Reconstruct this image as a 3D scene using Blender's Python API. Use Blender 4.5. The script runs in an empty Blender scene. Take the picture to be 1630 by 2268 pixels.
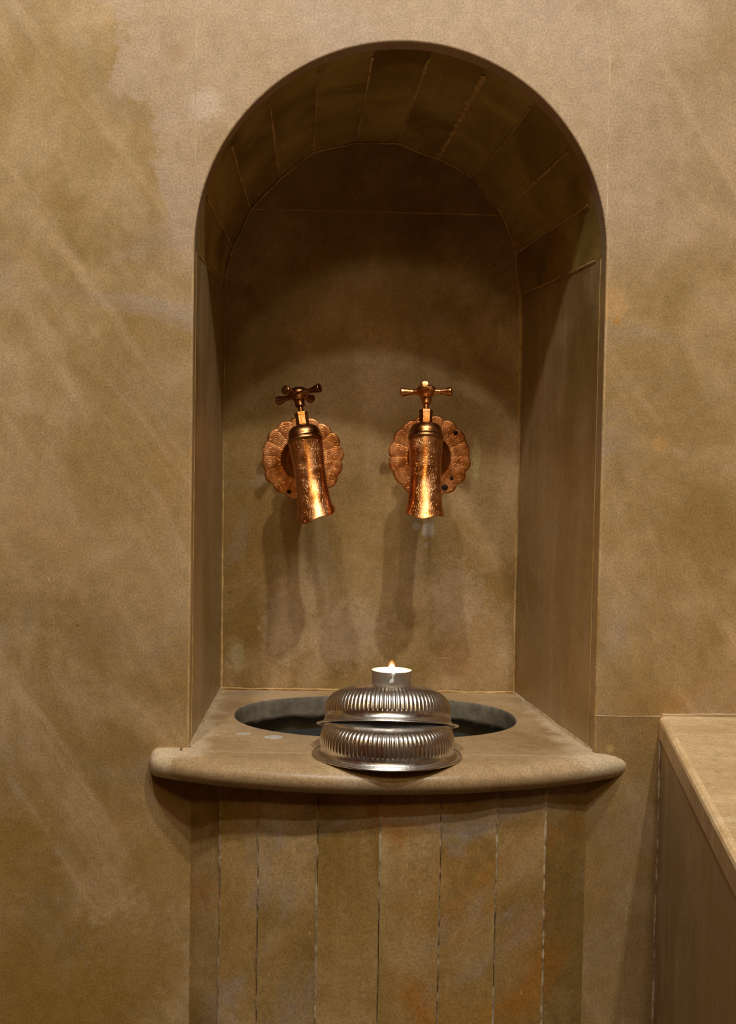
import bpy, bmesh, math, random
from mathutils import Vector, Matrix
random.seed(7)
scn = bpy.context.scene
COL = scn.collection
PI = math.pi

# ------------------------------------------------------------------ camera
F, PPX, PPY = 3000.0, 694.0, 1170.0
yaw, pitch, roll = math.atan(44 / F), math.atan(150 / F), math.radians(.86)
fwd = Vector((math.sin(yaw) * math.cos(pitch), math.cos(yaw) * math.cos(pitch), -math.sin(pitch)))
r0 = fwd.cross(Vector((0, 0, 1))).normalized(); u0 = r0.cross(fwd)
cr = r0 * math.cos(roll) + u0 * math.sin(roll); cu = -r0 * math.sin(roll) + u0 * math.cos(roll)
cam = bpy.data.cameras.new('camera'); camo = bpy.data.objects.new('camera', cam); COL.objects.link(camo)
camo.matrix_world = Matrix(((cr.x, cu.x, -fwd.x, -.0985), (cr.y, cu.y, -fwd.y, -1.30), (cr.z, cu.z, -fwd.z, .73), (0, 0, 0, 1)))
cam.sensor_fit = 'HORIZONTAL'; cam.sensor_width = 36; cam.lens = 36 * F / 1630
cam.shift_x = (815 - PPX) / 1630; cam.shift_y = (PPY - 1134) / 1630
cam.clip_start = .01; cam.clip_end = 50
scn.camera = camo

# ------------------------------------------------------------------ light and exposure
vs = scn.view_settings
vs.view_transform = 'Standard'; vs.look = 'None'; vs.gamma = 1; vs.use_curve_mapping = False; vs.exposure = 0.28
w = bpy.data.worlds.new('world'); scn.world = w; w.use_nodes = True
w.node_tree.nodes['Background'].inputs[0].default_value = (1, .8, .55, 1)
w.node_tree.nodes['Background'].inputs[1].default_value = .02
LAMPS = [  # x, y, watts, colour, aim point, cone degrees, lamp radius
    (.30, -1.15, 56, (1, .97, .90), (.05, .0, .93), 62, .028),
    (-.40, -1.02, 42, (1, .97, .90), (-.15, .0, 1.0), 62, .035),
    (.05, -1.50, 32, (1, .97, .90), (.0, .1, .85), 50, .04),
    (-.15, -2.45, 22, (1, .78, .42), (.0, .1, .70), 50, .12),  # added unseen fill spot, brightens the upper niche from the front
]
for i, (lx, ly, wt, c, aim, cone, rad_) in enumerate(LAMPS):
    L = bpy.data.lights.new('ceiling_or_fill_spot', 'SPOT'); o = bpy.data.objects.new('ceiling_or_fill_spot', L); COL.objects.link(o)
    L.energy = wt; L.color = c; L.spot_size = math.radians(cone); L.spot_blend = .7; L.shadow_soft_size = rad_
    o.location = (lx, ly, 2.325)
    o.rotation_euler = (Vector(aim) - o.location).to_track_quat('-Z', 'Y').to_euler()
L = bpy.data.lights.new('warm_fill_light', 'AREA'); o = bpy.data.objects.new('warm_fill_light', L); COL.objects.link(o)  # unseen fill light added to lift and warm the shadows
L.energy = 8; L.color = (1, .58, .11); L.shape = 'DISK'; L.size = 1.0; o.location = (-.25, -2.1, 2.30)
o.rotation_euler = (math.radians(25), 0, 0)
L = bpy.data.lights.new('candle_light', 'POINT'); o = bpy.data.objects.new('candle_light', L); COL.objects.link(o)
L.energy = .16; L.color = (1, .62, .28); L.shadow_soft_size = .004; o.location = (-.0025, -.012, .5390)

# ------------------------------------------------------------------ helpers
def tag(o, label=None, cat=None, group=None, kind=None):
    for k, v in (('label', label), ('category', cat), ('group', group), ('kind', kind)):
        if v: o[k] = v
    return o
def thing(name, loc, label, cat, group=None):
    o = bpy.data.objects.new(name, None); COL.objects.link(o); o.location = loc; o.empty_display_size = .05
    return tag(o, label, cat, group)
def mesh_obj(name, verts, faces, mat, parent=None, smooth=False, tones=None, world=True):
    me = bpy.data.meshes.new(name); me.from_pydata([tuple(v) for v in verts], [], faces); me.update()
    bm = bmesh.new(); bm.from_mesh(me); bmesh.ops.recalc_face_normals(bm, faces=bm.faces[:]) if smooth != 'keep' else None
    bm.to_mesh(me); bm.free()
    a = me.color_attributes.new('tone', 'FLOAT_COLOR', 'CORNER')
    for p in me.polygons:
        t = tones[p.index] if tones else .5
        for li in p.loop_indices: a.data[li].color = (t, t, t, 1)
        p.use_smooth = bool(smooth)
    me.materials.append(mat)
    o = bpy.data.objects.new(name, me); COL.objects.link(o)
    if parent:
        o.parent = parent
        if world: o.location = -Vector(parent.location)
    return o
def fill_obj(name, loops, mat, parent=None):
    """planar face set from an outer loop and holes, points in 3D"""
    bm = bmesh.new(); edges = []
    for lp in loops:
        vsn = [bm.verts.new(p) for p in lp]
        for i in range(len(vsn)): edges.append(bm.edges.new((vsn[i], vsn[(i + 1) % len(vsn)])))
    bmesh.ops.triangle_fill(bm, use_beauty=True, use_dissolve=False, edges=edges)
    bm.verts.ensure_lookup_table()
    V = [v.co.copy() for v in bm.verts]; idx = {v: i for i, v in enumerate(bm.verts)}
    Fc = [[idx[v] for v in f.verts] for f in bm.faces]; bm.free()
    return V, Fc
def revolve(prof, n, flute=None):
    V, Fc = [], []
    for k, (r, z) in enumerate(prof):
        for j in range(n):
            a = 2 * PI * j / n
            rr = r + (flute(a, k) if flute else 0)
            V.append((rr * math.cos(a), rr * math.sin(a), z))
    for k in range(len(prof) - 1):
        for j in range(n):
            j2 = (j + 1) % n
            Fc.append((k * n + j, k * n + j2, (k + 1) * n + j2, (k + 1) * n + j))
    return V, Fc
def catmull(pts, m=8):
    out = []
    for i in range(len(pts) - 1):
        p0 = pts[max(i - 1, 0)]; p1 = pts[i]; p2 = pts[i + 1]; p3 = pts[min(i + 2, len(pts) - 1)]
        for k in range(m):
            t = k / m
            out.append(tuple(.5 * ((2 * b) + (c - a) * t + (2 * a - 5 * b + 4 * c - d) * t * t + (-a + 3 * b - 3 * c + d) * t ** 3)
                             for a, b, c, d in zip(p0, p1, p2, p3)))
    out.append(tuple(pts[-1])); return out
def strip(V, Fc, pts, nrm, wid, proud=.0004, jit=.35, step=.006, skip=0.0):
    """mortar bead: an irregular thin raised band along a polyline on a surface; nrm(p) gives the outward normal"""
    P = []
    for a, b in zip(pts[:-1], pts[1:]):
        a = Vector(a); b = Vector(b); n = max(1, int((b - a).length / step))
        for k in range(n): P.append(a.lerp(b, k / n))
    P.append(Vector(pts[-1]))
    base = len(V); cur = 1.0; off = 0
    rows = []
    for i, p in enumerate(P):
        t = (P[min(i + 1, len(P) - 1)] - P[max(i - 1, 0)]).normalized()
        n = Vector(nrm(p)).normalized(); s = t.cross(n).normalized()
        cur += random.uniform(-jit, jit) * .5; cur = min(max(cur, 1 - jit), 1 + jit)
        off += random.uniform(-1, 1) * wid * .12; off *= .9
        h = wid * .5 * cur; pr = proud
        if skip and random.random() < skip: h *= .35
        rows.append((len(V), len(V) + 1, len(V) + 2))
        V += [p + s * (off - h) - n * .0001, p + s * off + n * pr, p + s * (off + h) - n * .0001]
    for a, b in zip(rows[:-1], rows[1:]):
        for q in (0, 1): Fc.append((a[q], a[q + 1], b[q + 1], b[q]))

# ------------------------------------------------------------------ materials
class NT:
    def __init__(s, name):
        s.m = bpy.data.materials.new(name); s.m.use_nodes = True
        s.t = s.m.node_tree; s.p = s.t.nodes['Principled BSDF']
    def n(s, typ, **kw):
        nd = s.t.nodes.new(typ)
        for k, v in kw.items():
            if k.startswith('i_'): nd.inputs[k[2:].replace('_', ' ')].default_value = v
            else: setattr(nd, k, v)
        return nd
    def l(s, a, b): s.t.links.new(a, b)
    def coord(s, rot=(0, 0, 0), scale=(1, 1, 1), loc=(0, 0, 0)):
        if not hasattr(s, 'tc'): s.tc = s.n('ShaderNodeTexCoord')
        mp = s.n('ShaderNodeMapping'); mp.inputs['Rotation'].default_value = rot
        mp.inputs['Scale'].default_value = scale; mp.inputs['Location'].default_value = loc
        if any(rot) and scale != (1, 1, 1):              # turn first, then stretch
            mr = s.n('ShaderNodeMapping'); mr.inputs['Rotation'].default_value = rot; mp.inputs['Rotation'].default_value = (0, 0, 0)
            s.l(s.tc.outputs['Object'], mr.inputs[0]); s.l(mr.outputs[0], mp.inputs[0])
        else: s.l(s.tc.outputs['Object'], mp.inputs[0])
        return mp.outputs[0]
    def noise(s, vec, scale, detail=4, rough=.55, dist=0.0):
        nd = s.n('ShaderNodeTexNoise'); nd.inputs['Scale'].default_value = scale; nd.inputs['Detail'].default_value = detail
        nd.inputs['Roughness'].default_value = rough; nd.inputs['Distortion'].default_value = dist
        s.l(vec, nd.inputs['Vector']); return nd.outputs['Fac']
    def ramp(s, fac, a, b, lo=0.0, hi=1.0, smooth=True):
        nd = s.n('ShaderNodeMapRange'); nd.interpolation_type = 'SMOOTHSTEP' if smooth else 'LINEAR'
        for i, v in zip((1, 2, 3, 4), (a, b, lo, hi)): nd.inputs[i].default_value = v
        s.l(fac, nd.inputs[0]); return nd.outputs[0]
    def mix(s, fac, a, b, mode='MIX'):
        nd = s.n('ShaderNodeMix'); nd.data_type = 'RGBA'; nd.blend_type = mode
        for inp, v in ((nd.inputs[0], fac), (nd.inputs[6], a), (nd.inputs[7], b)):
            if isinstance(v, (int, float)): inp.default_value = v
            elif isinstance(v, tuple): inp.default_value = (*v, 1)
            else: s.l(v, inp)
        return nd.outputs[2]
    def math(s, op, a, b=0.0):
        nd = s.n('ShaderNodeMath'); nd.operation = op
        for inp, v in ((nd.inputs[0], a), (nd.inputs[1], b)):
            if isinstance(v, (int, float)): inp.default_value = v
            else: s.l(v, inp)
        return nd.outputs[0]
    def sep(s, vec):
        nd = s.n('ShaderNodeSeparateXYZ'); s.l(vec, nd.inputs[0]); return nd.outputs
    def bump(s, h, strength, dist):
        nd = s.n('ShaderNodeBump'); nd.inputs['Strength'].default_value = strength; nd.inputs['Distance'].default_value = dist
        s.l(h, nd.inputs['Height']); s.l(nd.outputs[0], s.p.inputs['Normal'])

def stone(name, light, mid, dark, off=(0, 0, 0), streak_rot=(0, 0, 0), streak_scale=(3, 3, 3), streak=.5,
          orange=.4, grey=.4, rough=.42, blob=1.0, specks=1.0, extra=None, spec=.5):
    s = NT(name)
    v = s.coord(loc=off)
    tone = s.n('ShaderNodeAttribute'); tone.attribute_name = 'tone'; tf = tone.outputs['Fac']
    tv = s.n('ShaderNodeVectorMath'); tv.operation = 'SCALE'; s.l(tone.outputs['Color'], tv.inputs[0]); tv.inputs['Scale'].default_value = 7.0
    av = s.n('ShaderNodeVectorMath'); av.operation = 'ADD'; s.l(v, av.inputs[0]); s.l(tv.outputs[0], av.inputs[1]); v = av.outputs[0]
    big = s.noise(v, 3.4, 4, .55, .6)
    c = s.mix(s.ramp(big, .30, .70), dark, mid)
    med = s.noise(v, 9, 5, .6, .5)
    c = s.mix(s.ramp(med, .38, .72, 0, .75 * blob), c, light)
    # veins / diagonal streaks laid down in the stone
    vs_ = s.coord(rot=streak_rot, scale=streak_scale, loc=off)
    st = s.noise(vs_, 1.0, 5, .6, .5)
    c = s.mix(s.ramp(st, .50, .74, 0, streak), c, light)
    c = s.mix(s.ramp(st, .46, .26, 0, streak * .6), c, dark)
    # ochre and grey-pink clouds
    o1 = s.noise(s.coord(loc=(off[0] + 3.1, off[1] - 4, off[2] + 1.7)), 7, 4, .6, .8)
    ochre = tuple(x * y for x, y in zip(mid, (1.15, .80, .42)))
    c = s.mix(s.ramp(o1, .54, .76, 0, orange), c, ochre)
    g1 = s.noise(s.coord(loc=(off[0] - 6.1, off[1] + 2, off[2] - 5.7)), 5.5, 5, .62, 1.0)
    lum = sum(light) / 3
    c = s.mix(s.ramp(g1, .52, .70, 0, grey), c, (lum * 1.10, lum * .92, lum * .84))
    # stave / slab tone
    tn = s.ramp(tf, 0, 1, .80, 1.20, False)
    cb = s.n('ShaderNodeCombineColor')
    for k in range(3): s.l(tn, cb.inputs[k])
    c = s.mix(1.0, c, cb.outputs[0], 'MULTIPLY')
    if extra: c = extra(s, c)
    # grain
    fine = s.noise(v, 520, 3, .7)
    mg = s.noise(v, 95, 3, .6)
    gr = s.math('ADD', s.ramp(fine, .32, .68, .78, 1.19), s.ramp(mg, .3, .7, -.07, .07))
    cg = s.n('ShaderNodeCombineColor')
    for k in range(3): s.l(gr, cg.inputs[k])
    c = s.mix(1.0, c, cg.outputs[0], 'MULTIPLY')
    # pale scratches and dark pits
    sc = s.noise(s.coord(rot=(0, .35, 0), scale=(260, 120, 60), loc=off), 1.0, 2, .5)
    gate = s.ramp(s.noise(v, 14, 2), .52, .62)
    c = s.mix(s.math('MULTIPLY', s.ramp(sc, .735, .78, 0, .75 * specks), gate), c, tuple(min(1, x * 1.9) for x in light))
    pt = s.n('ShaderNodeTexVoronoi'); pt.inputs['Scale'].default_value = 30; s.l(v, pt.inputs['Vector'])
    pg = s.ramp(s.noise(v, 22, 1), .60, .64)
    c = s.mix(s.math('MULTIPLY', s.ramp(pt.outputs['Distance'], .055, .03, 0, .6 * specks), pg), c, tuple(x * .3 for x in dark))
    s.l(c, s.p.inputs['Base Color'])
    s.l(s.ramp(med, .3, .7, rough - .07, rough + .10), s.p.inputs['Roughness'])
    s.p.inputs['Specular IOR Level'].default_value = spec
    h = s.math('ADD', s.math('MULTIPLY', fine, .25), s.math('MULTIPLY', s.noise(v, 45, 3, .6), .9))
    s.bump(h, .30, .0012)
    return s.m

LT, MD, DK = (.52, .355, .190), (.378, .243, .098), (.300, .186, .060)
def wall_extra(s, c):
    x, y, z = s.sep(s.coord())
    # grey-pink bleached area of the upper slabs: its edge runs diagonally on the left slab
    nz = s.noise(s.coord(), 16, 5, .65)
    nzo = s.math('MULTIPLY', s.math('SUBTRACT', nz, .5), .14)
    # line through (-.285,1.155) and (-.20,.93)
    d = s.math('ADD', s.math('ADD', x, s.math('MULTIPLY', z, .36)), nzo)      # x + .36 z
    m = s.ramp(d, .127, .140)
    m = s.math('MULTIPLY', m, s.ramp(z, .88, .98))
    m = s.math('MULTIPLY', m, s.ramp(x, .42, .18))
    m = s.math('MULTIPLY', m, s.ramp(nz, .25, .6, .45, .95))
    c = s.mix(s.math('MULTIPLY', m, .72), c, (.475, .345, .245))
    # browner, damper foot of the wall slab right of the ledge
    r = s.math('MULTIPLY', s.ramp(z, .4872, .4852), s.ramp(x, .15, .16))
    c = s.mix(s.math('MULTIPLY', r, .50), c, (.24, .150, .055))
    # rust spot
    def spot(px, pz, rad, col, k, c):
        dx = s.math('SUBTRACT', x, px); dz = s.math('SUBTRACT', z, pz)
        dd = s.math('SQRT', s.math('ADD', s.math('MULTIPLY', dx, dx), s.math('MULTIPLY', dz, dz)))
        dd = s.math('ADD', dd, s.math('MULTIPLY', s.math('SUBTRACT', s.noise(s.coord(), 120, 3), .5), rad * 1.2))
        return s.mix(s.ramp(dd, rad, rad * .4, 0, k), c, col)
    c = spot(.2075, .868, .0055, (.42, .20, .03), .8, c)
    c = spot(.1875 + .015, .885, .022, (.62, .37, .15), .5, c)
    c = spot(.252, .752, .010, (.58, .33, .10), .5, c)
    c = spot(-.187, 1.065, .022, (.62, .50, .38), .5, c)
    c = spot(.212, .455, .0055, (.55, .38, .13), .6, c)
    for a_ in ((-.34, .22, .10), (-.25, .24, .07), (-.22, .33, .05), (-.36, .34, .06), (-.30, .16, .10)):  # ochre stains, also painting in the light's falloff towards the foot
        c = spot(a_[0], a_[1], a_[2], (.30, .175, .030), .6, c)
    return c
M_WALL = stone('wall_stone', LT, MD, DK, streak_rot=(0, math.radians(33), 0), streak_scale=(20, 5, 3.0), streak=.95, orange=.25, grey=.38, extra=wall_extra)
def add_spot(s, c, cx, cz, rx, rz, col, k, wob=.9):
    x, y, z = s.sep(s.coord())
    dx = s.math('DIVIDE', s.math('SUBTRACT', x, cx), rx); dz = s.math('DIVIDE', s.math('SUBTRACT', z, cz), rz)
    dd = s.math('SQRT', s.math('ADD', s.math('MULTIPLY', dx, dx), s.math('MULTIPLY', dz, dz)))
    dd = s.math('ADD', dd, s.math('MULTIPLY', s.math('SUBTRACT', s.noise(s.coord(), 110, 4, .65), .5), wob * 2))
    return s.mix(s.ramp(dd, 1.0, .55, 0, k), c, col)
def niche_extra(s, c):
    for a in ((.1210, .736, .006, .030, (.50, .42, .19), .6), (.0640, .648, .009, .012, (.52, .46, .40), .55), (.0500, .653, .006, .007, (.50, .44, .38), .5),
              (.0635, .630, .004, .004, (.52, .46, .40), .5), (.0880, .4925, .011, .0008, (.66, .50, .30), .8, .2), (-.1570, .9480, .012, .009, (.50, .36, .12), .6, .5),
              (.1490, .952, .014, .004, (.46, .32, .12), .5), (.1455, .884, .0025, .024, (.46, .35, .15), .5, .4), (-.164, .490, .012, .026, (.46, .40, .22), .4),
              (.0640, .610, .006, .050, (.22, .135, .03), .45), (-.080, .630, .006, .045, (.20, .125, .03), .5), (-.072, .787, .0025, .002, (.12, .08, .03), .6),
              (-.03, .52, .05, .05, (.50, .37, .25), .4), (-.11, .53, .03, .06, (.50, .37, .25), .35), (.10, .56, .04, .06, (.48, .36, .24), .35)):  # last three: hazy caustic light painted low on the back wall
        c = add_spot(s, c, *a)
    return c
M_NICHE = stone('niche_stone', (.50, .345, .19), (.35, .228, .095), (.235, .142, .038), off=(5, 3, 2), streak_scale=(7, 7, 2.6), streak=.75, orange=.35, grey=.55, rough=.36, extra=niche_extra)  # stronger mottling also imitates caustic light on the back panel
M_SIDE = stone('niche_side_stone', (.48, .34, .175), (.35, .23, .09), (.24, .145, .04), off=(8, 1, 4), streak_scale=(20, 16, 1.6), streak=.7, orange=.4, grey=.3, rough=.34)
M_VAULT = stone('vault_stone', (.56, .42, .13), (.38, .262, .065), (.16, .092, .018), off=(2, 7, 1), streak_scale=(9, 5, 22), streak=.8, orange=.5, grey=.12, rough=.34, specks=.4)
def ledge_extra(s, c):
    x, y, z = s.sep(s.coord())
    nz = s.math('MULTIPLY', s.math('SUBTRACT', s.noise(s.coord(), 40, 4), .5), .05)
    ax = s.math('ADD', s.math('ABSOLUTE', s.math('ADD', x, .003)), nz)
    m = s.math('MULTIPLY', s.ramp(ax, .168, .186), s.ramp(s.math('ADD', y, nz), -.040, -.022))
    c = s.mix(s.math('MULTIPLY', m, .75), c, (.70, .57, .38))
    # pale vein parallel to the front edge, two chalky drips near the hole
    l = s.math('ABSOLUTE', s.math('ADD', s.math('ADD', y, s.math('MULTIPLY', nz, .25)), .017))
    m2 = s.math('MULTIPLY', s.ramp(l, .004, .0012), s.ramp(s.math('ABSOLUTE', x), .03, .09))
    c = s.mix(s.math('MULTIPLY', m2, .45), c, (.62, .49, .33))
    def spot(px, py, rx, ry, col, k, c):
        dx = s.math('DIVIDE', s.math('SUBTRACT', x, px), rx); dy = s.math('DIVIDE', s.math('SUBTRACT', y, py), ry)
        dd = s.math('SQRT', s.math('ADD', s.math('MULTIPLY', dx, dx), s.math('MULTIPLY', dy, dy)))
        dd = s.math('ADD', dd, s.math('MULTIPLY', nz, 24))
        return s.mix(s.ramp(dd, 1.0, .7, 0, k), c, col)
    c = spot(-.116, .055, .010, .012, (.62, .60, .58), .8, c)
    c = spot(-.147, .071, .009, .006, (.60, .58, .55), .8, c)
    return c
M_LEDGE = stone('ledge_stone', (.56, .40, .225), (.43, .29, .148), (.31, .195, .085), off=(1, 9, 5), streak_scale=(3, 14, 14), streak=.55, orange=.18, grey=.3, rough=.38, extra=ledge_extra)
M_PED = stone('pedestal_stone', (.50, .335, .15), (.345, .215, .068), (.225, .132, .028), off=(4, 4, 8), streak_scale=(14, 14, 2.2), streak=.55, orange=.9, grey=.65, rough=.38, blob=1.2)
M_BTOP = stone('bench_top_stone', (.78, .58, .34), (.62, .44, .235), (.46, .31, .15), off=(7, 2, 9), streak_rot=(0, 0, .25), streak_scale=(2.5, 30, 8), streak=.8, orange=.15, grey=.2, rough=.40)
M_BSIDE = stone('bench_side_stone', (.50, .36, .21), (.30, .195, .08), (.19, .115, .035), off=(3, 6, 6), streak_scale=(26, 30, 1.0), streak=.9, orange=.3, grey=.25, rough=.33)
M_ROOM = stone('room_stone', (.50, .24, .075), (.42, .19, .05), (.32, .14, .035), off=(3, 1, 1), specks=.2)
M_FLOOR = stone('floor_stone', (.12, .07, .03), (.08, .045, .018), (.05, .028, .010), off=(2, 2, 1), specks=.2)
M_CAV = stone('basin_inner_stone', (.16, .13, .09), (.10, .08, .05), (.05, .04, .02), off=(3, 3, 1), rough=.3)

def simple(name, col, rough=.5, metal=0.0):
    s = NT(name); s.p.inputs['Base Color'].default_value = (*col, 1); s.p.inputs['Roughness'].default_value = rough
    s.p.inputs['Metallic'].default_value = metal; return s
def mortar(name, c1, c2, rough=.8):
    s = NT(name); nz = s.noise(s.coord(), 90, 5, .65); n2 = s.noise(s.coord(), 11, 3)
    c = s.mix(s.ramp(nz, .35, .65), c1, c2); c = s.mix(s.ramp(n2, .45, .65, 0, .45), c, tuple(x * .55 for x in c2))
    s.l(c, s.p.inputs['Base Color']); s.p.inputs['Roughness'].default_value = rough; s.bump(nz, .5, .001); return s.m
M_MORT = mortar('pale_mortar', (.72, .58, .38), (.52, .38, .21))
M_MORT2 = mortar('niche_mortar', (.66, .45, .18), (.46, .28, .09))
M_MORT3 = mortar('pedestal_mortar', (.62, .50, .33), (.26, .16, .07))
M_GREY = mortar('cut_stone_edge', (.22, .19, .145), (.14, .12, .09))

def copper(name, bright=1.0, engr=1.0, dark=.45, ra=.24, rb=.40, wsc=55, wdist=26):
    s = NT(name); v = s.coord()
    n1 = s.noise(v, 60, 5, .6, .4); n2 = s.noise(v, 260, 4, .6); n3 = s.noise(s.coord(scale=(300, 300, 60)), 1, 4, .7, 1.5)
    c = s.mix(s.ramp(n1, .35, .65), (.60 * bright, .22 * bright, .055 * bright), (.84 * bright, .40 * bright, .17 * bright))
    c = s.mix(s.ramp(n2, .60, .78, 0, dark), c, (.07, .025, .012))
    c = s.mix(s.ramp(n3, .58, .72, 0, .5 * dark), c, (.12, .04, .02))
    s.l(c, s.p.inputs['Base Color']); s.p.inputs['Metallic'].default_value = 1
    s.l(s.ramp(n1, .3, .7, ra, rb), s.p.inputs['Roughness'])
    wv = s.n('ShaderNodeTexWave'); wv.wave_type = 'BANDS'; wv.inputs['Scale'].default_value = wsc; wv.inputs['Distortion'].default_value = wdist
    wv.inputs['Detail'].default_value = 2; wv.inputs['Detail Scale'].default_value = .6; s.l(v, wv.inputs['Vector'])
    line = s.ramp(wv.outputs['Fac'], .0, .16)
    h = s.math('ADD', s.math('MULTIPLY', line, engr), s.math('MULTIPLY', n3, .5))
    s.bump(h, .5, .0006); return s.m
M_COP = copper('engraved_copper', 1.0, .4, .8, .23, .36, 120, 30)
M_COPD = copper('dark_copper', .62, .1, .9, .22, .34)
M_COPB = copper('blackened_copper', .42, .1, .9, .22, .34)
M_COPR = copper('rosette_copper', 1.22, .7, .75, .34, .48, 100, 34)
def silver(name):
    s = NT(name); v = s.coord(); n1 = s.noise(v, 55, 5, .65, .5); n2 = s.noise(v, 400, 3, .6)
    c = s.mix(s.ramp(n1, .40, .70), (.94, .93, .91), (.58, .53, .46))
    c = s.mix(s.ramp(n2, .60, .75, 0, .5), c, (.16, .12, .08))
    s.l(c, s.p.inputs['Base Color']); s.p.inputs['Metallic'].default_value = 1
    s.l(s.ramp(n1, .3, .7, .20, .36), s.p.inputs['Roughness']); s.bump(n2, .15, .0004); return s.m
M_SIL = silver('tarnished_silver')

# ------------------------------------------------------------------ room shell
def struct(name, V, Fc, mat, **kw):
    return tag(mesh_obj(name, V, Fc, mat, **kw), kind='structure')
XL, XR, YB, ZT = -1.3, 1.5, -3.0, 2.35
SPR, RF = .930, .1965           # spring height and radius of the front arch
RB, CXB, SPB, YD = .179, -.0055, .933, .335   # back arch
ZL = .4506                      # ledge top
BEV = .0022
NA = 96
def arch_loop(r, z0, y, n=NA, cx=0.0, spr=SPR):
    return [(cx + r, y, z0)] + [(cx + r * math.cos(PI * k / n), y, spr + r * math.sin(PI * k / n)) for k in range(n + 1)] + [(cx - r, y, z0)]
# front wall face with the arched opening, rounded arris and jamb
outer = [(XL, 0, 0), (XR, 0, 0), (XR, 0, ZT), (XL, 0, ZT)]
V, Fc = fill_obj('w', [outer, arch_loop(RF + BEV, ZL - .012, 0)], M_WALL)
sm = []
rings = []
for k in range(5):
    a = k / 4 * PI / 2
    rings.append(arch_loop(RF + BEV * (1 - math.sin(a)), ZL - .012, BEV * (1 - math.cos(a))))
rings.append(arch_loop(RF, ZL - .012, .0235)); rings.append(arch_loop(RF + .012, ZL - .012, .0236))
b = len(V); nflat = len(Fc)
for r_ in rings: V += [Vector(p) for p in r_]
n = len(rings[0])
for k in range(len(rings) - 1):
    for j in range(n - 1): Fc.append((b + k * n + j, b + k * n + j + 1, b + (k + 1) * n + j + 1, b + (k + 1) * n + j))
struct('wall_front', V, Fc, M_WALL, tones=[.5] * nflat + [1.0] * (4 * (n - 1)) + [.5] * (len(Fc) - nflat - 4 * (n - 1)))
struct('wall_left', [(XL, 0, 0), (XL, YB, 0), (XL, YB, ZT), (XL, 0, ZT)], [(0, 1, 2, 3)], M_ROOM)
struct('wall_right', [(XR, 0, 0), (XR, YB, 0), (XR, YB, ZT), (XR, 0, ZT)], [(0, 1, 2, 3)], M_ROOM)
struct('wall_back', [(XL, YB, 0), (XR, YB, 0), (XR, YB, ZT), (XL, YB, ZT)], [(0, 1, 2, 3)], M_ROOM)
struct('floor', [(XL, 0, 0), (XR, 0, 0), (XR, YB, 0), (XL, YB, 0)], [(0, 1, 2, 3)], M_FLOOR)
struct('ceiling', [(XL, 0, ZT), (XR, 0, ZT), (XR, YB, ZT), (XL, YB, ZT)], [(0, 1, 2, 3)], M_ROOM)
# mortar seams between the wall slabs
fy = lambda p: (0, -1, 0)
for i, (pts, wd) in enumerate([
        ([(-.1965, 0, .985), (-.1967, 0, 1.16), (-.1963, 0, ZT)], .0016),
        ([(.1962, 0, .955), (.1952, 0, 1.08), (.1955, 0, 1.17), (.196, 0, ZT)], .0014),
        ([(.1975, 0, .4868), (.225, 0, .4860), (.262, 0, .4866)], .0016),
        ([(.262, 0, .4885), (.35, 0, .4906), (XR, 0, .4906)], .0032),
        ([(.2318, 0, .486), (.2322, 0, .3), (.2315, 0, 0)], .0007)]):
    V, Fc = [], []; strip(V, Fc, pts, fy, wd, skip=.15)
    struct('trim_%d' % (i + 1), V, Fc, M_MORT if i < 4 else M_MORT3)

# ------------------------------------------------------------------ niche
niche = thing('arched_niche', (0, .0, ZL), 'deep arched stone recess in the wall holding the two copper taps', 'niche')
def lerp(a, b, t): return a + (b - a) * t
Y0 = .0236
NY = 10
def side_pt(sgn, y, z):
    t = (y - Y0) / (YD - Y0)
    return (lerp(0, CXB, t) + sgn * lerp(RF, RB, t), y, z)
# back panel
bl = [(CXB + RB + .002, YD, ZL - .02)] + [(CXB + (RB + .002) * math.cos(PI * k / 64), YD, SPB + (RB + .002) * math.sin(PI * k / 64)) for k in range(65)] + [(CXB - RB - .002, YD, ZL - .02)]
V, Fc = fill_obj('b', [bl], M_NICHE)
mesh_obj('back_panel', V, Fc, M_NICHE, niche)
for sgn in (-1, 1):
    V, Fc = [], []
    for j in range(NY + 1):
        y = lerp(Y0, YD, j / NY)
        V += [side_pt(sgn, y, ZL - .01), side_pt(sgn, y, lerp(SPR, SPB, j / NY))]
    for j in range(NY): Fc.append((2 * j, 2 * j + 1, 2 * j + 3, 2 * j + 2))
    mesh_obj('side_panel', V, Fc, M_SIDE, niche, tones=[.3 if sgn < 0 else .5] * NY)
NS = 11; SUB = 6
def vault_pt(a, j, proud=0.0):
    t = j
    r = lerp(RF, RB, t); cx = lerp(0, CXB, t); z0 = lerp(SPR, SPB, t)
    st = PI / NS; f = (a % st) / st
    poly = math.cos(st / 2) / math.cos((f - .5) * st)       # straight stave between two joints
    rr = r * lerp(1.0, poly, min(1, t * 1.5)) - proud
    wob = .0016 * math.sin(a * 5.3 + 1) * t + .0012 * math.sin(a * 11.7) * t
    return (cx + (rr - wob) * math.cos(a), lerp(Y0, YD, t), z0 + (rr - wob) * math.sin(a))
V, Fc, T = [], [], []
stone_tones = [.45, .7, .35, .55, .25, .65, .4, .6, .3, .55, .45]
for k in range(NS):
    b = len(V)
    for q in range(SUB + 1):
        a = PI * k / NS + PI / NS * min(q / SUB, .9999)
        for j in range(NY + 1): V.append(vault_pt(a, j / NY))
    for q in range(SUB):
        for j in range(NY):
            Fc.append((b + q * (NY + 1) + j, b + (q + 1) * (NY + 1) + j, b + (q + 1) * (NY + 1) + j + 1, b + q * (NY + 1) + j + 1)); T.append(stone_tones[k])
mesh_obj('vault', V, Fc, M_VAULT, niche, smooth=True, tones=T)
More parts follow.
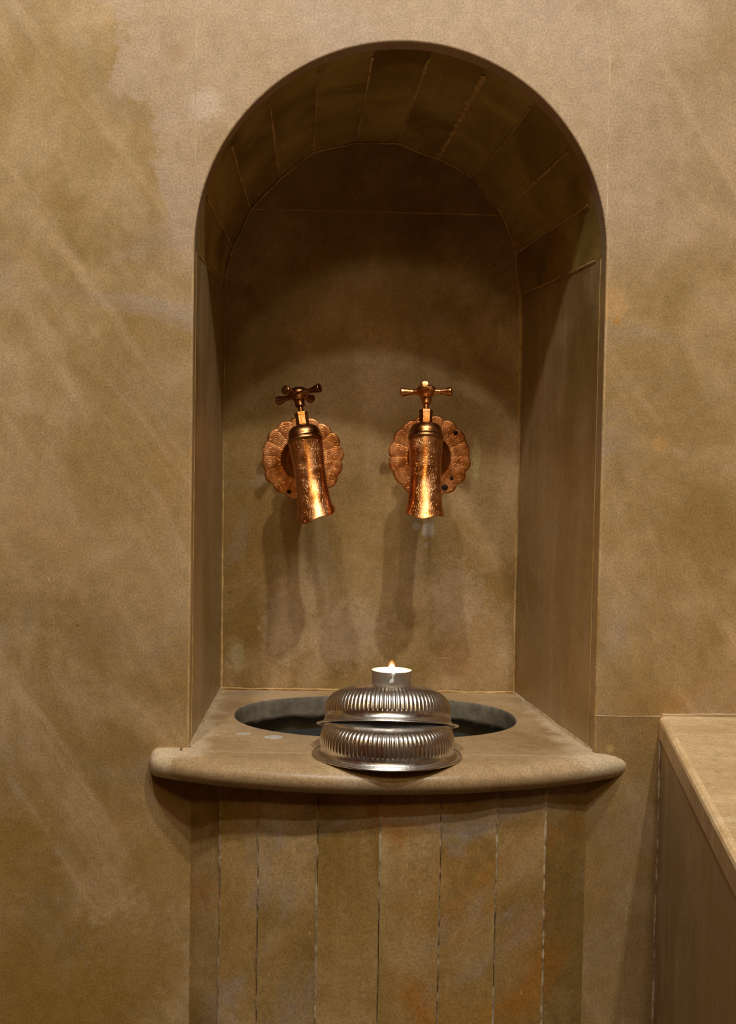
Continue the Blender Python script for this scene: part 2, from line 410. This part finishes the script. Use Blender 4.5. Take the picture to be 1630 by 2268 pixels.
def vin(p):
    p = Vector(p)
    if p.z > .934: return (-(p.x), 0, -(p.z - .931))
    return (-1 if p.x > 0 else 1, 0, 0)
V, Fc = [], []
for k in range(0, NS + 1):
    a = PI * k / NS
    wid = {0: .0028, NS: .0028, 4: .0050}.get(k, .0026)
    strip(V, Fc, [vault_pt(a + 1e-5 if k < NS else PI - 1e-5, .05 + .93 * q / 8, .0009) for q in range(9)], vin, wid, skip=.2)
mesh_obj('vault_mortar', V, Fc, M_MORT2, niche)
V, Fc = [], []
arc = [vault_pt(min(PI - 1e-5, max(1e-5, PI * k / 88)), 1, .0012) for k in range(89)]
arc = [(x, YD - .0006, z) for x, y, z in arc]
strip(V, Fc, [(CXB + RB - .001, YD - .0006, ZL)] + arc + [(CXB - RB + .001, YD - .0006, ZL)], fy, .0026, proud=.0008)
strip(V, Fc, [(CXB - RB + .012, YD, 1.0290), (-.05, YD, 1.0285), (.06, YD, 1.0275), (CXB + RB - .028, YD, 1.0262)], fy, .0018, skip=.3)
strip(V, Fc, [(CXB - RB, YD - .001, ZL + .0012), (CXB + RB, YD - .001, ZL + .0012)], fy, .004, proud=.001)
mesh_obj('back_mortar', V, Fc, M_MORT2, niche)
for sgn in (-1, 1):
    V, Fc = [], []
    strip(V, Fc, [(sgn * (RF - .0003), .0236, ZL), (sgn * (RF - .0003), .0236, SPR)], lambda p, sg=sgn: (-sg, 0, 0), .0014, proud=.0004, skip=.3)
    mesh_obj('jamb_mortar', V, Fc, M_MORT2, niche)
    V, Fc = [], []
    strip(V, Fc, [Vector(side_pt(sgn, y, ZL + .0005)) + Vector((-sgn * .0012, 0, 0)) for y in (.004, .06, .14, .24, YD)], lambda p, sg=sgn: (-sg, 0, 1), .0046, proud=.0008)
    mesh_obj('ledge_mortar', V, Fc, M_MORT, niche)

# ------------------------------------------------------------------ basin: ledge slab with oval hole, hollow, staved pedestal
basin = thing('stone_basin', (0, 0, 0), 'built-in stone basin with oval opening, bullnose ledge and staved curved front', 'basin')
ol = [(-.2340, .012), (-.2342, -.004), (-.2318, -.016), (-.2240, -.026), (-.2100, -.036), (-.1928, -.0455), (-.1645, -.0585), (-.1075, -.0755), (-.0579, -.0835),
      (-.0042, -.0845), (.0503, -.0795), (.0937, -.0680), (.1384, -.0530), (.1865, -.0285), (.2060, -.0165), (.2225, -.0050), (.2400, .010)]
ol = catmull(ol, 6)
TH = .0255
prof = []          # (inset from widest outline, z)
for k in range(0, 9):
    a = PI / 2 * k / 8
    prof.append((.024 * (1 - math.sin(a)) if k < 8 else 0, ZL - .0125 * (1 - math.cos(a))))
for k in range(1, 7):
    a = PI / 2 * k / 6
    prof.append((.012 * (1 - math.cos(a)), ZL - .0125 - .0130 * math.sin(a)))
prof.append((.10, ZL - TH))
def inset(i, d):
    x, y = ol[i]; x0, y0 = ol[max(i - 1, 0)]; x1, y1 = ol[min(i + 1, len(ol) - 1)]
    tx, ty = x1 - x0, y1 - y0; L_ = math.hypot(tx, ty); nx, ny = -ty / L_, tx / L_
    # keep the inset curve from folding at the ends
    k = min(1.0, max(0.0, (abs(x + .235) / .03)))
    X = x + nx * d * lerp(.35, 1, k); Y = y + ny * d
    return X, min(Y, .03)
V, Fc = [], []
n = len(ol)
for (d, z) in prof:
    for i in range(n):
        X, Y = inset(i, d); V.append((X, Y, z))
for k in range(len(prof) - 1):
    for i in range(n - 1): Fc.append((k * n + i, k * n + i + 1, (k + 1) * n + i + 1, (k + 1) * n + i))
top_edge = [V[i] for i in range(n)]
nose_faces = len(Fc)
cxh, cyh, ah, bh = -.006, .1785, .1535, .1225
def hole(k, N, da=0.0):
    t = 2 * PI * k / N; c, s_ = math.cos(t), math.sin(t); e = 2 / 2.25
    return (cxh + (ah + da) * math.copysign(abs(c) ** e, c), cyh + (bh + da) * math.copysign(abs(s_) ** e, s_))
NH = 120
flat = [(x, y, z) for x, y, z in top_edge if abs(x) < .2040 and y < .018]
outl = [(-.2045, .02, ZL)] + [(x, y, ZL) for x, y, z in flat] + [(.2045, .02, ZL), (.20, .03, ZL), (CXB + RB + .004, YD + .003, ZL), (CXB - RB - .004, YD + .003, ZL), (-.20, .03, ZL)]
hl = [(*hole(k, NH, .0012), ZL) for k in range(NH)]
v2, f2 = fill_obj('t', [outl, hl], M_LEDGE)
# tips of the slab outside the niche width
b = len(V); V += [tuple(v) for v in v2]; Fc += [tuple(b + i for i in f) for f in f2]
for side in (-1, 1):
    tp = [(x, y, ZL) for x, y, z in top_edge if (x < -.2040 if side < 0 else x >= .2040 and y < .03)]
    b = len(V); m = len(tp)
    for x, y, z in tp: V += [(x, y, z), (x, .03, z)]
    for i in range(m - 1): Fc.append((b + 2 * i, b + 2 * i + 1, b + 2 * i + 3, b + 2 * i + 2))
led = mesh_obj('ledge_slab', V, Fc, M_LEDGE, basin)
for i, p in enumerate(led.data.polygons): p.use_smooth = i < nose_faces
# cut edge of the hole: eased arris, rough lower rim
V, Fc = [], []
for (da, z) in ((.0012, ZL), (.0004, ZL - .0003), (0, ZL - .0012), (-.0002, ZL - .006), (0, ZL - .012), (0, ZL - .0185)):
    for k in range(NH):
        x, y = hole(k, NH, da); V.append((x, y, z))
for k in range(NH):
    x, y = hole(k, NH, 0); V.append((x, y, ZL - .0225 - random.choice((0, 0, 0, .001, -.001, .0025)) - .001 * math.sin(k * .7)))
for k in range(NH):
    x, y = hole(k, NH, .012); V.append((x, y, ZL - TH))
for j in range(7):
    for k in range(NH): Fc.append((j * NH + k, j * NH + (k + 1) % NH, (j + 1) * NH + (k + 1) % NH, (j + 1) * NH + k))
mesh_obj('cut_edge', V, Fc, M_GREY, basin, smooth=True)
V, Fc = [], []
for (da, z) in ((.011, ZL - TH + .001), (.014, ZL - .05), (.006, ZL - .09), (-.02, ZL - .12), (-.06, ZL - .132)):
    for k in range(NH):
        x, y = hole(k, NH, da); V.append((x, min(y, .3335 + .02), z))
for j in range(4):
    for k in range(NH): Fc.append((j * NH + k, j * NH + (k + 1) % NH, (j + 1) * NH + (k + 1) % NH, (j + 1) * NH + k))
V.append((cxh, cyh, ZL - .134)); c_ = len(V) - 1
for k in range(NH): Fc.append((4 * NH + k, 4 * NH + (k + 1) % NH, c_))
mesh_obj('basin_bowl', V, Fc, M_CAV, basin, smooth=True)
# pedestal of vertical staves following a shallow curve
jx = [-.1965, -.1640, -.1275, -.0720, -.0140, .0425, .0965, .1452, .1935]
jy = [.002, -.024, -.040, -.054, -.060, -.058, -.047, -.031, .002]
zt, zb = ZL - TH + .0005, 0.0
tones = [.30, .75, .45, .60, .50, .62, .40, .30]
V, Fc, T = [], [], []
for k in range(8):
    b = len(V); g = .0003
    ax, ay, bx, by = jx[k], jy[k], jx[k + 1], jy[k + 1]
    for (x, y) in ((ax, ay + .004), (ax + (bx - ax) * .012, ay + (by - ay) * .012), (lerp(ax, bx, .988), lerp(ay, by, .988)), (bx, by + .004)):
        V += [(x, y, zb), (x, y, zt)]
    for q in range(3): Fc.append((b + 2 * q, b + 2 * q + 1, b + 2 * q + 3, b + 2 * q + 2)); T.append(tones[k])
mesh_obj('pedestal', V, Fc, M_PED, basin, tones=T)
V, Fc = [], []
for k in range(9):
    wd = .0016 if 0 < k < 8 else .0024
    strip(V, Fc, [(jx[k], jy[k] - .0005, z / 20) for z in range(0, 9)] + [(jx[k], jy[k] - .0005, zt)], fy, wd, proud=.0005, jit=.6, skip=.35)
mesh_obj('pedestal_mortar', V, Fc, M_MORT3, basin)

s = simple('water', (.30, .34, .33), .02); s.p.inputs['Transmission Weight'].default_value = .85; s.p.inputs['IOR'].default_value = 1.33
nz = s.noise(s.coord(), 18, 2); s.bump(nz, .12, .002)
wv = [(*hole(k, NH, .0105), .4105) for k in range(NH)]
o = mesh_obj('water', wv + [(cxh, cyh, .4105)], [(k, (k + 1) % NH, NH) for k in range(NH)], s.m, smooth=True)
tag(o, 'dark still water inside the oval basin opening', 'water', kind='stuff')

# ------------------------------------------------------------------ bench
bench = thing('stone_bench', (0, 0, 0), 'built-in stone bench in the lower right corner with pale worn top', 'bench')
bx0, sl = .2615, -.172
def bedge(y): return bx0 + sl * (-y)
ZB = .4870; YE = -.85
V, Fc = [], []
pr = [(.30, ZB), (.0065, ZB), (.003, ZB - .0006), (.0008, ZB - .0024), (0, ZB - .005), (0, ZB - .021), (.001, ZB - .022), (.006, ZB - .0225)]
for (d, z) in pr:
    for y in (.0, -.2, -.4, -.6, YE): V.append((bedge(y) + d - .0020 if d < .2 else XR - .001, y, z))
for k in range(len(pr) - 1):
    for j in range(4): Fc.append((k * 5 + j, k * 5 + j + 1, (k + 1) * 5 + j + 1, (k + 1) * 5 + j))
b = len(V); V += [(bedge(YE) - .002, YE, ZB - .005), (XR - .001, YE, ZB - .005), (XR - .001, YE, ZB - .022), (bedge(YE) - .002, YE, ZB - .022), (XR - .001, YE, ZB)]
Fc.append((b, b + 1, b + 2, b + 3)); Fc.append((b, 5 + 4, 4, b + 4, b + 1))
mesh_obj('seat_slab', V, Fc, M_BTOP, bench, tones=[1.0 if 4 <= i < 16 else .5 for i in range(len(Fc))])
V, Fc = [], []
for y in (.0, -.2, -.4, -.6, YE): V += [(bedge(y), y, 0), (bedge(y), y, ZB - .0215)]
for j in range(4): Fc.append((2 * j, 2 * j + 1, 2 * j + 3, 2 * j + 2))
b = len(V); V += [(XR - .001, YE, 0), (XR - .001, YE, ZB - .0215)]; Fc.append((8, 9, b + 1, b))
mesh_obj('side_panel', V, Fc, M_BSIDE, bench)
V, Fc = [], []
sideN = lambda p: (-1, .17, 0)
strip(V, Fc, [(bx0 - .0008, -.0008, z / 20) for z in range(0, 9)] + [(bx0 - .001, -.001, ZB - .008)], lambda p: (-1, -1, 0), .0030, proud=.0006)
strip(V, Fc, [(bedge(y) - .0003, y, ZB - .0225) for y in (-.01, -.2, -.4, -.6, YE)], sideN, .0010, proud=.0002, skip=.5, jit=.7)
mesh_obj('bench_mortar', V, Fc, M_MORT3, bench)

# ------------------------------------------------------------------ copper taps
def engraved_rosette(R, seed):
    rnd = random.Random(seed); LB = 16; NR, NT_ = 46, 320
    ph = rnd.uniform(0, 1)
    wob = [rnd.uniform(-.0008, .0008) for _ in range(LB)]
    V, Fc = [], []
    def rad(a):
        q = (a / (2 * PI) * LB + ph) % LB; f = q % 1
        return R * (.925 + .075 * math.sqrt(max(0, math.sin(PI * f)))) + wob[int(q) % LB] * math.sin(PI * f)
    for i in range(NR + 1):
        u = .16 + .84 * i / NR
        for j in range(NT_):
            a = 2 * PI * j / NT_; r = rad(a) * u
            q = (a / (2 * PI) * LB + ph); f = (q % 1) - .5
            h = .0016 + .0022 * (1 - u)                       # shallow dish towards the neck
            # outer ring: concentric half-shells in every lobe
            dx = f * 2 * PI / LB * r; 
            for (rc, amp, freq) in ((.80, .00026, 2 * PI / .0023), (.56, .00022, 2 * PI / .0020)):
                dy = r - R * rc; dd = math.hypot(dx, dy)
                if dd < .0092: h += amp * math.cos(dd * freq + (1.0 if rc > .7 else 2.4)) * (1 - dd / .0092) ** .5
            h += .00012 * math.sin(2 * LB * a + 160 * u) * (1 if u < .5 else .5) + .0003 * abs(math.sin(PI * (q % 1))) ** .3
            if u > .965: h -= (u - .965) / .035 * .0026
            V.append((r * math.cos(a), -max(h, .0004), r * math.sin(a)))
    for i in range(NR):
        for j in range(NT_): Fc.append((i * NT_ + j, i * NT_ + (j + 1) % NT_, (i + 1) * NT_ + (j + 1) % NT_, (i + 1) * NT_ + j))
    # turned-back rim down to the wall
    b = len(V)
    for j in range(NT_):
        x, y, z = V[NR * NT_ + j]; V.append((x * .992, .0, z * .992))
    for j in range(NT_): Fc.append((NR * NT_ + j, NR * NT_ + (j + 1) % NT_, b + (j + 1) % NT_, b + j))
    return V, Fc
def tap(loc, label, rollang, handle_rot, seed, proj, dx):
    t = thing('copper_tap', loc, label, 'tap')
    rx = random.Random(seed)
    V, Fc = engraved_rosette(.0500, seed)
    ro = mesh_obj('rosette', V, Fc, M_COPR, t, smooth=True, world=False); ro['label'] = 'scalloped engraved copper wall plate'
    # dark discs standing in for holes punched in the plate
    spots = [(.019, -.037, .0037), (.027, -.026, .0022), (.031, .029, .0028)] if seed == 2 else [(-.0155, -.0405, .0026)]
    for sx, sz, sr in spots:
        hv, hf = revolve([(.0001, -.0035), (sr * .8, -.0034), (sr, -.0030), (sr * 1.05, -.001)], 20)
        hv = [(x + sx, z, y + sz) for x, y, z in hv]
        q = mesh_obj('hole_disc', hv, hf, simple('hole_disc_dark', (.02, .012, .008), .55, .6).m, ro, smooth=True, world=False)
        q['label'] = 'dark disc for a punched hole'
    # neck from the wall
    nv, nf = revolve([(.0255, .0035), (.0262, .0055), (.0250, .0078), (.0205, .010), (.0165, .018), (.0150, .034), (.0150, proj)], 48)
    nv = [(x + dx * z / proj, -z, y) for x, y, z in nv]
    mesh_obj('neck', nv, nf, M_COPD, t, smooth=True, world=False)
    # body axis: leans so that the mouth comes forward; local z up along the axis
    lean = math.radians(14)
    M = Matrix.Translation((dx, -proj, 0)) @ Matrix.Rotation(rollang, 4, 'Y') @ Matrix.Rotation(-lean, 4, 'X')
    def put(name, V, Fc, mat, parent=t, loc0=(0, 0, 0)):
        V = [M @ Vector(v) for v in V]
        return mesh_obj(name, V, Fc, mat, parent, smooth=True, world=False)
    ph = rx.uniform(0, 6)
    prf = catmull([(.0215, -.0665), (.0222, -.0660), (.0212, -.0620), (.0195, -.0540), (.0183, -.0420), (.0176, -.0280), (.0178, -.0120), (.0185, .002), (.0192, .0140), (.0196, .0200)], 6)
    inner = [(.0198, -.0660), (.0185, -.055), (.016, -.04), (.014, -.02), (.0001, -.018)]
    prf = [(r, z) for r, z in prf]
    allp = list(reversed(prf)) + inner
    V, Fc = revolve(allp, 72, lambda a, k: .00022 * math.sin(3 * a + ph + k * .1) + .00012 * math.sin(7 * a + k * .31))
    cutk = len(prf)
    V = [(x, y, z + (.0016 * math.sin(4 * math.atan2(y, x) + ph) * max(0, (-z - .055) / .011)) + ((x * (.16 if seed == 1 else .02) + y * .42) * max(0, (-z - .045) / .021))) for x, y, z in V]
    put('spout', V, Fc, M_COP)
    V, Fc = revolve(catmull([(.0190, .0165), (.0200, .0185), (.0204, .0210), (.0196, .0235), (.0188, .0250), (.0182, .0300), (.0160, .0345), (.0125, .0368), (.0085, .0372), (.0001, .0372)], 4), 56)
    put('cap', V, Fc, M_COPD)
    hexf = lambda a, k: 0
    V, Fc = revolve([(.0088, .0365), (.0088, .0372), (.0078, .0385), (.0074, .0392), (.0073, .0500), (.0079, .0503), (.0079, .0535), (.0070, .0542), (.0001, .0542)], 6)
    o = put('bonnet_nut', V, Fc, M_COPD)
    for p in o.data.polygons: p.use_smooth = False
    V, Fc = revolve([(.0031, .0538), (.0031, .064), (.0030, .068)], 20); put('stem', V, Fc, M_COPB if seed == 1 else M_COP)
    V, Fc = revolve(catmull([(.0001, .0605), (.0052, .0608), (.0056, .0640), (.0060, .0680), (.0088, .0712), (.0112, .0752), (.0108, .0792), (.0080, .0822), (.0040, .0834), (.0001, .0836)], 5), 40)
    hub = put('handle', V, Fc, M_COPB if seed == 1 else M_COP)
    for q in range(4):
        a = handle_rot + q * PI / 2
        V, Fc = revolve(catmull([(.0046, .004), (.0040, .010), (.0030, .0142), (.0030, .0165), (.0040, .0210), (.0050, .0255), (.0053, .0275), (.0048, .0288), (.0030, .0296), (.0001, .0298)], 4), 28)
        R_ = Matrix.Translation((0, 0, .0755)) @ Matrix.Rotation(a, 4, 'Z') @ Matrix.Rotation(PI / 2, 4, 'Y')
        V = [M @ (R_ @ Vector(v)) for v in V]
        mesh_obj('handle_arm', V, Fc, M_COPB if seed == 1 else M_COP, hub, smooth=True, world=False)
    return t
tap((-.0890, YD, .7325), 'left copper tap, twisted sideways, dark cross handle turned at a slant', math.radians(-9), math.radians(-30), 1, .104, .0055)
tap((.0643, YD, .7370), 'right copper tap, upright, with its cross handle square to the wall', math.radians(1), math.radians(-9), 2, .104, -.0150)

# ------------------------------------------------------------------ fluted bowls
FL = 88
def bowl_mesh(boxy):
    base = [(.0716, .0000), (.0719, .0006), (.0712, .0012), (.0685, .0018), (.0660, .0032), (.0647, .0055), (.0642, .0080), (.0644, .0105)]
    if boxy: up = [(.0646, .0150), (.0643, .0205), (.0632, .0260), (.0608, .0315), (.0560, .0360), (.0480, .0388)]
    else: up = [(.0643, .0140), (.0636, .0190), (.0618, .0245), (.0585, .0295), (.0540, .0336), (.0480, .0368)]
    out = catmull(base + up + [(.0400, .0398), (.0300, .0406), (.0180, .0410), (.0080, .0411), (.0001, .0412)], 4)
    inn = [(max(.0001, r - .0011), z - .0011) for r, z in out[12:]]
    prof = list(reversed(inn)) + out[:1] + out[0:]
    prof = list(reversed(inn)) + [(.0672, .0006), (.0705, -.0003)] + out
    def fl(a, k):
        r, z = prof[k]
        e = max(0, min(1, (z - .0105) / .0015)) * max(0, min(1, ((.0372 if boxy else .0375) - z) / .003))
        return .00105 * e * (abs(math.cos(a * FL / 2)) ** .7 - .6) + .0001 * math.sin(3 * a)
    return revolve(prof, FL * 8, fl)
def bowl(label, loc, rx, sc, seed):
    t = thing('metal_bowl', loc, label, 'bowl', None)
    V, Fc = bowl_mesh(seed == 1)
    cz_, sz_ = math.cos(rx[2]), math.sin(rx[2])
    zs_ = .87 if seed == 1 else .98
    V = [((x * cz_ - y * sz_) * sc, (x * sz_ + y * cz_) * sc, z * sc * zs_) for x, y, z in V]
    mesh_obj('bowl_shell', V, Fc, M_SIL, t, smooth=True, world=False)
    V, Fc = [], []
    # rolled wire along the rim
    NR_, n2 = 160, 8
    for j in range(NR_):
        a = 2 * PI * j / NR_
        for q in range(n2):
            b_ = 2 * PI * q / n2; rr = (.0716 + .0011 * math.cos(b_)) * sc
            V.append((rr * math.cos(a), rr * math.sin(a), (.0007 + .0009 * math.sin(b_)) * sc))
    for j in range(NR_):
        for q in range(n2): Fc.append((j * n2 + q, j * n2 + (q + 1) % n2, ((j + 1) % NR_) * n2 + (q + 1) % n2, ((j + 1) % NR_) * n2 + q))
    mesh_obj('rim', V, Fc, M_SIL, t, smooth=True, world=False)
    t.rotation_euler = (rx[0], rx[1], 0)
    return t
bowl('lower upturned fluted silver bowl with wide rim lying flat on the ledge', (-.0065, -.0225, ZL + .0005), (0, 0, .3), .985, 1)
bowl('upper upturned fluted silver bowl, tilted back and carrying the candle', (-.0042, .008, .4732), (-math.radians(14.5), math.radians(.8), 1.1), .955, 2)

# ------------------------------------------------------------------ tealight
cx, cy, cz = -.0025, -.012, .5160
tl = thing('tealight', (cx, cy, cz), 'lit white tealight in a thin metal cup on the upper bowl', 'candle')
s = NT('cup_metal'); s.p.inputs['Base Color'].default_value = (.62, .54, .46, 1); s.p.inputs['Metallic'].default_value = .85; s.p.inputs['Roughness'].default_value = .42
M_CUP = s.m
V, Fc = revolve([(.0001, 0), (.0178, 0), (.0186, .0004), (.0189, .0012), (.0190, .0140), (.0194, .0145), (.0194, .0149), (.0188, .0149), (.0186, .0142), (.0186, .010)], 96)
mesh_obj('cup', V, Fc, M_CUP, tl, smooth=True, world=False)
s = NT('wax'); s.p.inputs['Base Color'].default_value = (.95, .90, .80, 1); s.p.inputs['Roughness'].default_value = .25
s.p.inputs['Subsurface Weight'].default_value = .6; s.p.inputs['Subsurface Radius'].default_value = (.01, .006, .003); s.p.inputs['Subsurface Scale'].default_value = .6
M_WAX = s.m
V, Fc = revolve([(.0187, .0128), (.0182, .0136), (.0170, .0133), (.0120, .0128), (.0060, .0128), (.0016, .0134), (.0001, .0136)], 64)
mesh_obj('wax', V, Fc, M_WAX, tl, smooth=True, world=False)
# solidified drip over the front of the cup
def blobmesh(pts, rads, n=10):
    V, Fc = [], []
    for i, (p, r) in enumerate(zip(pts, rads)):
        for j in range(n):
            a = 2 * PI * j / n; V.append((p[0] + r[0] * math.cos(a), p[1] + r[1] * math.sin(a), p[2]))
    for i in range(len(pts) - 1):
        for j in range(n): Fc.append((i * n + j, i * n + (j + 1) % n, (i + 1) * n + (j + 1) % n, (i + 1) * n + j))
    V += [pts[0], pts[-1]]; a, b = len(V) - 2, len(V) - 1; m = len(pts) - 1
    for j in range(n): Fc.append((a, j, (j + 1) % n)); Fc.append((b, m * n + j, m * n + (j + 1) % n))
    return V, Fc
V, Fc = blobmesh([(.0004, -.0192, .0150), (.0002, -.0196, .0138), (-.0002, -.0195, .0118), (-.0004, -.0195, .0100), (-.0010, -.0197, .0080), (-.0014, -.0196, .0062), (-.0020, -.0194, .0050)],
                 [(.0012, .0006), (.0022, .0007), (.0009, .0006), (.0008, .0006), (.0018, .0009), (.0026, .0010), (.0016, .0006)])
d_ = mesh_obj('wax_drip', V, Fc, M_WAX, tl, smooth=True, world=False); d_['label'] = 'white wax drip on the cup front'
V, Fc = revolve([(.0006, .0128), (.0006, .0168), (.0004, .0185), (.0001, .0188)], 10)
mesh_obj('wick', V, Fc, simple('charred_wick', (.03, .02, .015), .9).m, tl, smooth=True, world=False)
s = NT('flame'); s.t.nodes.remove(s.p); e = s.n('ShaderNodeEmission'); out = s.t.nodes['Material Output']
z = s.sep(s.coord())[2]
c = s.mix(s.ramp(z, .017, .0216), (1, .85, .50), (1, .62, .22)); s.l(c, e.inputs[0]); e.inputs[1].default_value = 30
s.l(e.outputs[0], out.inputs[0])
V, Fc = revolve(catmull([(.0001, .0142), (.0016, .0147), (.0025, .0158), (.0027, .0170), (.0023, .0184), (.0014, .0198), (.0006, .0210), (.0001, .0216)], 5), 24)
fl_ = mesh_obj('flame', V, Fc, s.m, tl, smooth=True, world=False)
s = NT('flame_glow_shell'); s.t.nodes.remove(s.p); e = s.n('ShaderNodeEmission'); e.inputs[0].default_value = (1, .30, .05, 1); e.inputs[1].default_value = .35  # shell added to imitate the orange glow around the flame
tr = s.n('ShaderNodeBsdfTransparent'); ad = s.n('ShaderNodeAddShader'); s.l(e.outputs[0], ad.inputs[0]); s.l(tr.outputs[0], ad.inputs[1]); s.l(ad.outputs[0], s.t.nodes['Material Output'].inputs[0])
V, Fc = revolve(catmull([(.0001, .0146), (.0024, .0152), (.0034, .0168), (.0035, .0188), (.0028, .0210), (.0015, .0230), (.0001, .0242)], 5), 24)
mesh_obj('flame_glow_shell', V, Fc, s.m, fl_, smooth=True, world=False)

# ------------------------------------------------------------------ ceiling downlight rings over the niche wall, the last around the added fill spot
for i, (lx, ly, *_r) in enumerate(LAMPS):
    V, Fc = revolve([(.030, 2.349), (.030, 2.342), (.034, 2.340), (.048, 2.342), (.050, 2.349)], 48)
    V = [(x + lx, y + ly, z) for x, y, z in V]
    struct('trim_%d' % (i + 6), V, Fc, simple('brushed_steel', (.6, .55, .5), .35, 1).m, smooth=True)
